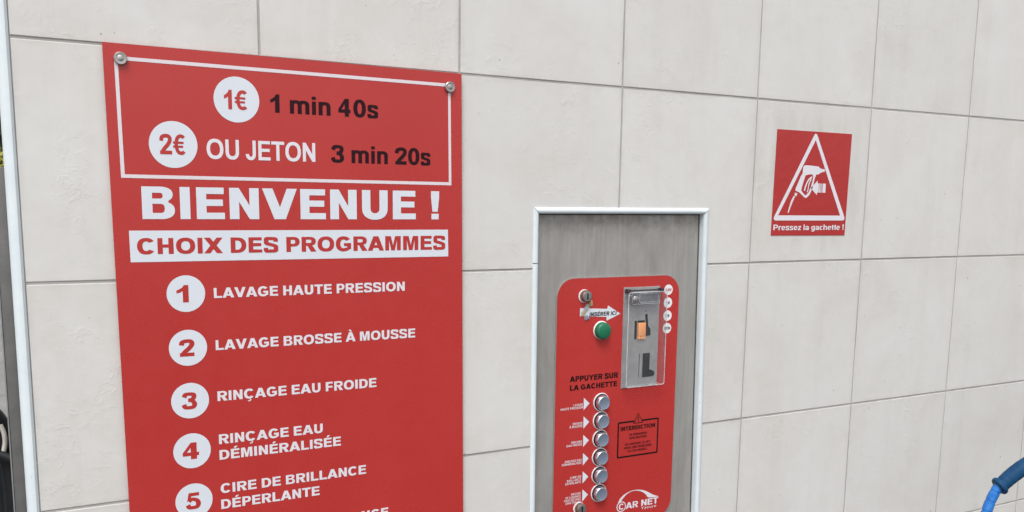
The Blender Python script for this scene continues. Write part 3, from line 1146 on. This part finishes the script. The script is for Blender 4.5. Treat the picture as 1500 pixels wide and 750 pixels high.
blob(.6082, 1.3545, .0042, .0062, -.5, .0022, M['tan'], 'residue')
blob(.5990, 1.3470, .0050, .0085, -.7, .0018, M['grey_res'], 'residue')
blob(.5945, 1.3395, .0040, .0090, -.6, .0015, M['tan'], 'residue')
blob(.5895, 1.3385, .0028, .0055, -.2, .0012, M['grey_res'], 'residue')
blob(.6000, 1.3285, .0060, .0050, .2, .0022, M['blue_res'], 'residue')

# green button
o = bpy.data.objects.new('green_button', None)
COL.objects.link(o)
o.parent = panel
bx, bz = .6338, 1.3030
bm = bmesh.new()
lathe(bm, bx, bz, [(0, YF - .0022), (.0165, YF - .0022), (.0176, YF - .0014), (.0178, YF - .0001)], 48)
link('washer', bm, M['gasket'], o, True)
bm = bmesh.new()
lathe(bm, bx, bz - .0005, [(0, YF - .0142), (.0120, YF - .0138), (.0150, YF - .0122), (.0162, YF - .0095), (.0164, YF - .0022)], 48)
link('cap', bm, M['green'], o, True)

# six steel push buttons with their triangles and captions
CAP = [['LAVAGE', 'HAUTE PRESSION'], ['BROSSE', 'À MOUSSE'], ['RINÇAGE', 'EAU FROIDE'], ['RINÇAGE EAU', 'DÉMINÉRALISÉE'], ['CIRE DE', 'BRILLANCE', 'DÉPERLANTE'],
       ['RINÇAGE', 'DE LUISANCE', 'POUR SÉCHAGE', 'SANS TRACES']]
LEFT = [.5470, .5675, .5622, .5526, .5612, .5592]


def push_button(z):
    o_ = bpy.data.objects.new('push_button', None)
    COL.objects.link(o_)
    o_.parent = panel
    o_.location = (.6387, 0, z)
    b_ = bmesh.new()
    lathe(b_, 0, 0, [(.0158, YF - .0006), (.0166, YF - .0016), (.0178, YF - .0013), (.0183, YF - .0001)], 48)
    link('bezel', b_, M['bezel'], o_, True)
    b_ = bmesh.new()
    lathe(b_, 0, 0, [(.0149, YF - .0008), (.0151, YF - .0040), (.0157, YF - .0036), (.0160, YF - .0005)], 48)
    link('shadow_gap', b_, M['dark_plastic'], o_)
    b_ = bmesh.new()
    lathe(b_, 0, 0, [(.0122, YF - .0118), (.0133, YF - .0112), (.0141, YF - .0098), (.0147, YF - .0062), (.0150, YF - .0008)], 48)
    link('rim', b_, M['chrome'], o_, True)
    b_ = bmesh.new()
    lathe(b_, 0, 0, [(0, YF - .0109), (.0080, YF - .0111), (.0112, YF - .0116), (.0121, YF - .0118)], 48)
    link('face', b_, M['chrome_face'], o_, True)
    return o_


proto = push_button(1.1620)
for i in range(6):
    zc = 1.1620 - .0364 * i
    if i:
        c = proto.copy()
        COL.objects.link(c)
        c.parent = panel
        c.location = (.6387, 0, zc)
        for ch in list(proto.children):
            d = ch.copy()
            COL.objects.link(d)
            d.parent = c
    bm = bmesh.new()
    xo = .5985 + .0004 * i
    add_flat(bm, [[[(xo, zc - .0123), (xo + .0132, zc), (xo, zc + .0123)]]], YL)
    link('pointer', bm, M['white'], panel)
    rows = CAP[i]
    longest = max(rows, key=len)
    shapes = []
    per = (.5968 - LEFT[i]) / max(1, len(longest))
    for q, t in enumerate(rows):
        zb = zc - .0012 + (len(rows) / 2 - 1 - q) * .0056 - (.0010 if len(rows) > 2 else .0014)
        x0 = LEFT[i] if t is longest else .5968 - per * len(t)
        shapes += text_shapes(t, x0, .5968, zb, .0043, .0, .09)
    bm = bmesh.new()
    add_flat(bm, shapes, YL)
    link('caption', bm, M['white_letter'], panel)

line(panel, 'APPUYER SUR', .5662, .6763, 1.2074, .0106, 1.0, M['black'], YL, .02)
line(panel, 'LA GACHETTE', .5667, .6746, 1.1907, .0102, 1.0, M['black'], YL, .02)

# prohibition box
bm = bmesh.new()
bx0, bz0, bx1, bz1 = .6792, 1.0438, .7790, 1.1172
add_flat(bm, [[rounded(bx0, bz0, bx1, bz1, .0028, 4), rounded(bx0 + .0031, bz0 + .0031, bx1 - .0031, bz1 - .0031, .0010, 4)]], YL)
wb = link('warning_box', bm, M['black'], panel)
bm = bmesh.new()
add_flat(bm, [[[(.7160, 1.1108), (.7402, 1.1108), (.7278, 1.1312)]]], YL - .0001)
tri = link('warning_triangle', bm, M['black'], wb)
bm = bmesh.new()
add_flat(bm, [[[(.7185, 1.1122), (.7378, 1.1122), (.7279, 1.1286)]]], YL - .0002)
link('triangle_fill', bm, M['red'], tri)
line(tri, '!', .7268, .7290, 1.1140, .0100, 1, M['black'], YL - .0003)
line(wb, 'INTERDICTION', .6864, .7703, 1.0986, .0082, 1.0, M['black'], YL, .02)
sm = []
for t, x0, x1, z in (('DE DÉMARRER', .7074, .7501, 1.0868), ('SON MOTEUR', .7080, .7501, 1.0798), ('DE DIRIGER LE JET', .6980, .7596, 1.0678),
                     ('VERS UNE PERSONNE', .6953, .7630, 1.0607), ('OU UN ANIMAL', .7052, .7525, 1.0537)):
    sm += text_shapes(t, x0, x1, z, .0043, .3, .09)
bm = bmesh.new()
add_flat(bm, sm, YL)
link('caption', bm, M['dark'], wb)

# maker's mark: a car roof sweeping over the lettering
ao = [(.6850, .9515), (.6898, .9593), (.6972, .9657), (.7070, .9700), (.7180, .9727), (.7303, .9728), (.7416, .9710), (.7520, .9674), (.7636, .9612), (.7735, .9558), (.7855, .9512)]
ai = [(.6925, .9541), (.6985, .9608), (.7049, .9662), (.7137, .9702), (.7195, .9716), (.7300, .9712), (.7395, .9686), (.7470, .9645), (.7546, .9585), (.7612, .9522), (.7848, .9506)]
bm = bmesh.new()
add_flat(bm, [[Strip(catmull(ai, 5) + catmull(ao, 5)[::-1])]], YL)
add_flat(bm, [[arc(.6936, .9430, .0113, .0108, 0, 360, 40, 2)[:-1], arc(.6936, .9430, .0094, .0090, 0, 360, 36, 2)[:-1]]], YL)
add_flat(bm, text_shapes('C', .6878, .6990, .9368, .0124, .35), YL)
add_flat(bm, text_shapes('AR', .7046, .7350, .9362, .0133, .45), YL)
add_flat(bm, text_shapes('NET', .7428, .7850, .9368, .0130, .5), YL)
add_flat(bm, text_shapes('Yzeure', .7434, .7810, .9296, .0052, -.6, .12, .2), YL)
link('emblem', bm, M['white_letter'], panel)

# euro stickers beside the coin unit
for z, t in ((1.3748, '0,50€'), (1.3490, '1€'), (1.3230, '2€'), (1.2980, 'J')):
    w = .0075 if len(t) > 2 else (.0048 if len(t) == 2 else .002)
    badge(panel, 'coin_badge', 'small white round sticker reading ' + ('JETON' if t == 'J' else t), .7908, z, .0104, t if t != 'J' else 'JETON', .7908 - (w if t != 'J' else .0072),
          .7908 + (w if t != 'J' else .0072), z - .0028, .0056, .3, YL, M['gasket'], M['red'] if z > 1.37 else M['dark'])

# coin unit
cu = bpy.data.objects.new('coin_unit', None)
COL.objects.link(cu)
cu.parent = panel
CX0, CX1, CZ0, CZ1 = .6832, .7690, 1.1850, 1.3830
bm = bmesh.new()
box(bm, CX0, CX1, YF - .0016, YF + .0002, CZ0, CZ1, .0004)
link('coin_plate', bm, M['coin_plate'], cu)
YC = YF - .0016
for x0, x1, z0, z1 in ((.7108, .7160, 1.2808, 1.3168), (.7178, .7345, 1.3128, 1.3172), (.7238, .7250, 1.2040, 1.2510)):
    bm = bmesh.new()
    box(bm, x0, x1, YC - .0003, YC + .0005, z0, z1)
    link('coin_slot', bm, M['dark_plastic'], cu)
bm = bmesh.new()
box(bm, .7176, .7345, YC - .0050, YC, 1.2862, 1.3128, .0008)
for k in range(3):
    box(bm, .7176 + k * .0059, .7176 + k * .0059 + .0048, YC - .0044, YC, 1.2806, 1.2861, .0005)
link('coin_gate', bm, M['orange'], cu, True)
bm = bmesh.new()
prism(bm, [(.7352, 1.3292), (.7400, 1.3292), (.7424, 1.3060), (.7482, 1.2990), (.7488, 1.2868), (.7384, 1.2860), (.7384, 1.3000)][::-1], YC - .0012, YC + .0003)
link('reject_lever', bm, M['dark_plastic'], cu)
bm = bmesh.new()
lathe(bm, .7367, 1.3352, [(0, YC - .0008), (.0011, YC - .0006), (.0013, YC)], 16)
link('pin', bm, M['dark_plastic'], cu)
bm = bmesh.new()
prism(bm, [(.7328, 1.2515), (.7492, 1.2515), (.7492, 1.2180), (.7560, 1.2165), (.7622, 1.2120), (.7618, 1.2068), (.7580, 1.2042), (.7328, 1.2036)][::-1], YC - .0010, YC + .0003)
ret = link('return_chute', bm, M['dark_plastic'], cu)
bm = bmesh.new()
lathe(bm, .7040, 1.3600, [(0, YC - .0140), (.0060, YC - .0136), (.0078, YC - .0120), (.0084, YC - .0080), (.0084, YC - .0001)], 28)
link('cover_knob', bm, M['screw'], cu, True)
bm = bmesh.new()
box(bm, .6850, .6922, YC - .0120, YC - .0001, 1.3728, 1.3800, .0006)
box(bm, .7640, .7702, YC - .0120, YC - .0001, 1.3728, 1.3800, .0006)
box(bm, .6922, .7640, YC - .0060, YC - .0020, 1.3756, 1.3778)
link('hinge', bm, M['maroon'], cu)
bm = bmesh.new()
box(bm, .6935, .7610, YC - .0118, YC - .0060, 1.3500, 1.3752, .0014)
hb = link('hinge_block', bm, M['frosted'], cu)
bm = bmesh.new()  # pale tubes put in as highlights on the block's edges
for x0, z0, x1, z1 in ((.7120, 1.3540, .7570, 1.3705), (.6945, 1.3510, .7600, 1.3742)):
    lp = rounded(x0, z0, x1, z1, .0018, 4)
    tube(bm, [(x, YC - .0121, z) for x, z in lp + lp[:1]], .00055, 6, False)
link('edge_highlight', bm, M['rim'], hb, True)
bm = bmesh.new()
box(bm, .6868, .6935, YC - .0130, YC - .0100, 1.3655, 1.3690, .0008)
link('catch', bm, M['chrome'], cu, True)
# the hinged clear cover: a five-sided shell
VX0, VX1, VZ0, VZ1, VY = .6836, .7762, 1.1885, 1.3745, YF - .0178
th = .0016
bm = bmesh.new()
prism(bm, rounded(VX0 + .0014, VZ0 + .0014, VX1 - .0014, VZ1 - .0014, .004, 5), VY, VY + th)
for x0, x1, z0, z1 in ((VX0, VX0 + th, VZ0 + .005, VZ1 - .005), (VX1 - th, VX1, VZ0 + .005, VZ1 - .005), (VX0 + .005, VX1 - .005, VZ0, VZ0 + th),
                       (VX0 + .005, VX1 - .005, VZ1 - th, VZ1)):
    box(bm, x0, x1, VY + th + .0006, YC - .0004, z0, z1)
cov = link('clear_cover', bm, M['clear'], cu)
bm = bmesh.new()
loop = rounded(VX0 + .0007, VZ0 + .0007, VX1 - .0007, VZ1 - .0007, .0048, 6)
tube(bm, [(x, VY + .0009, z) for x, z in loop + loop[:1]], .0009, 8, False)
link('cover_edge', bm, M['rim'], cov, True)

# ---------------------------------------------------------------- blue spray lance coming in from the right
lance = thing('wash_hose', 'bright blue hose coming out of a dark blue rubber sleeve in front of the tiles', 'hose')
sp = curve3([(1.4903, -.2617, .9527), (1.4957, -.2639, .9569), (1.5053, -.2674, .9667), (1.5185, -.2726, .9785), (1.5379, -.2805, .9933), (1.5647, -.2922, 1.0096),
             (1.5977, -.3077, 1.0232), (1.68, -.335, 1.040), (1.88, -.33, 1.052), (2.08, -.20, 1.056), (2.12, -.03, 1.056)], 8)
bm = bmesh.new()
rr = [.0146 + .0024 * min(1, i / 34) + (.0006 * math.sin(i * 1.1) if i > 2 else 0) * .35 for i in range(len(sp))]
tube(bm, sp, rr, 28)
link('sleeve', bm, M['grip'], lance, True)
bm = bmesh.new()
d0 = (sp[6] - sp[0]).normalized()
cc = []
cr = []
for k in range(13):
    a = math.pi * k / 12
    cc.append(sp[0] + d0 * (-.0055 * math.cos(a) - .0005))
    cr.append(.0148 + .0050 * math.sin(a) ** .7)
tube(bm, cc, cr, 32)
link('collar', bm, M['grip'], lance, True)
hp = curve3([(1.4945, -.2631, .9575), (1.4876, -.2606, .9505), (1.4791, -.2582, .9373), (1.4696, -.2563, .9183), (1.4604, -.2555, .8936), (1.4501, -.2556, .8601),
             (1.4402, -.2563, .8237), (1.425, -.258, .74), (1.41, -.26, .60), (1.40, -.262, .40), (1.40, -.27, .20), (1.42, -.30, .06), (1.50, -.36, .0125), (1.75, -.45, .0125),
             (2.2, -.42, .0125)], 40)
acc, hr = 0.0, []
for i, q in enumerate(hp):
    if i:
        acc += (q - hp[i - 1]).length
    ph = (acc / .0225) % 1
    hr.append(.0107 - (.0011 if ph < .13 else 0) + .00035 * math.sin(acc * 2400))
bm = bmesh.new()
tube(bm, hp, hr, 20)
link('rubber_hose', bm, M['hose'], lance, True)
bm = bmesh.new()
prism(bm, disc(2.12, 1.056, .035, 32), -.008, -.0006)
lathe(bm, 2.12, 1.056, [(.022, -.045), (.022, -.008)], 24)
link('wall_fitting', bm, M['plate_edge'], lance, True)

bm = bmesh.new()  # dark disc painting in the shaded inside of the collar
tube(bm, [sp[0] - d0 * .0064, sp[0] - d0 * .0046], .0136, 28)
link('collar_shade', bm, M['shade_dirt'], lance, True)

# ---------------------------------------------------------------- planting across the yard, seen past the end of the wall


def shrub(name, label, cat, x, y, h, rx, ry, n, leaf, m, group=None, low=.25):
    t = thing(name, label, cat, group)
    t.location = (x, y, 0)
    b_ = bmesh.new()
    for k in range(5):
        a = 2 * math.pi * k / 5 + random.random()
        r = rx * .3
        tube(b_, curve3([(.04 * math.cos(a), .04 * math.sin(a), 0), (.25 * r * math.cos(a), .25 * r * math.sin(a), h * .3),
                         (r * math.cos(a), r * math.sin(a), h * .8)], 5), [.05 - .003 * i for i in range(11)], 7)
    link('stem', b_, M['bark'], t, True)
    b_ = bmesh.new()
    cl = [(random.gauss(0, .45), random.gauss(0, .45), random.random()) for _ in range(46)]
    for _ in range(n):
        c = random.choice(cl)
        zc = low + (1 - low) * c[2]
        w = (1 - .55 * c[2] ** 2)
        q = Vector((rx * (c[0] * w + random.gauss(0, .17)), ry * (c[1] * w + random.gauss(0, .17)), h * (zc + random.gauss(0, .055))))
        q.z = max(q.z, .1)
        u = Vector((random.gauss(0, 1), random.gauss(0, 1), random.gauss(0, 1))).normalized()
        v = u.orthogonal().normalized()
        s = leaf * random.uniform(.6, 1.3)
        b_.faces.new([b_.verts.new(q + d) for d in (u * s, v * s * .45, -u * s, -v * s * .45)])
    link('foliage', b_, m, t)
    return t


for i, (x, y, h, rx) in enumerate(((-3.9, 18.6, 4.3, 1.2), (-2.2, 18.2, 4.8, 1.2), (-.5, 18.5, 4.5, 1.25))):
    lab = ('tall dark evergreen tree seen past the trimmed end of the tiled wall' if i == 2 else
           ['dark evergreen tree of the far row, outermost from the tiled wall', 'middle dark evergreen tree of the far row, left of the yellow-green bush'][i])
    shrub('evergreen_tree', lab, 'tree', x, y, h, rx, 1.1, 6500, .11, M['leaf_dark'], 'evergreen trees across the yard', .06)
shrub('yellow_bush', 'yellow-green bush across the yard seen above the grey post', 'bush', -.95, 16.0, 2.22, .8, .7, 4200, .07, M['leaf_yellow'], None, .05)
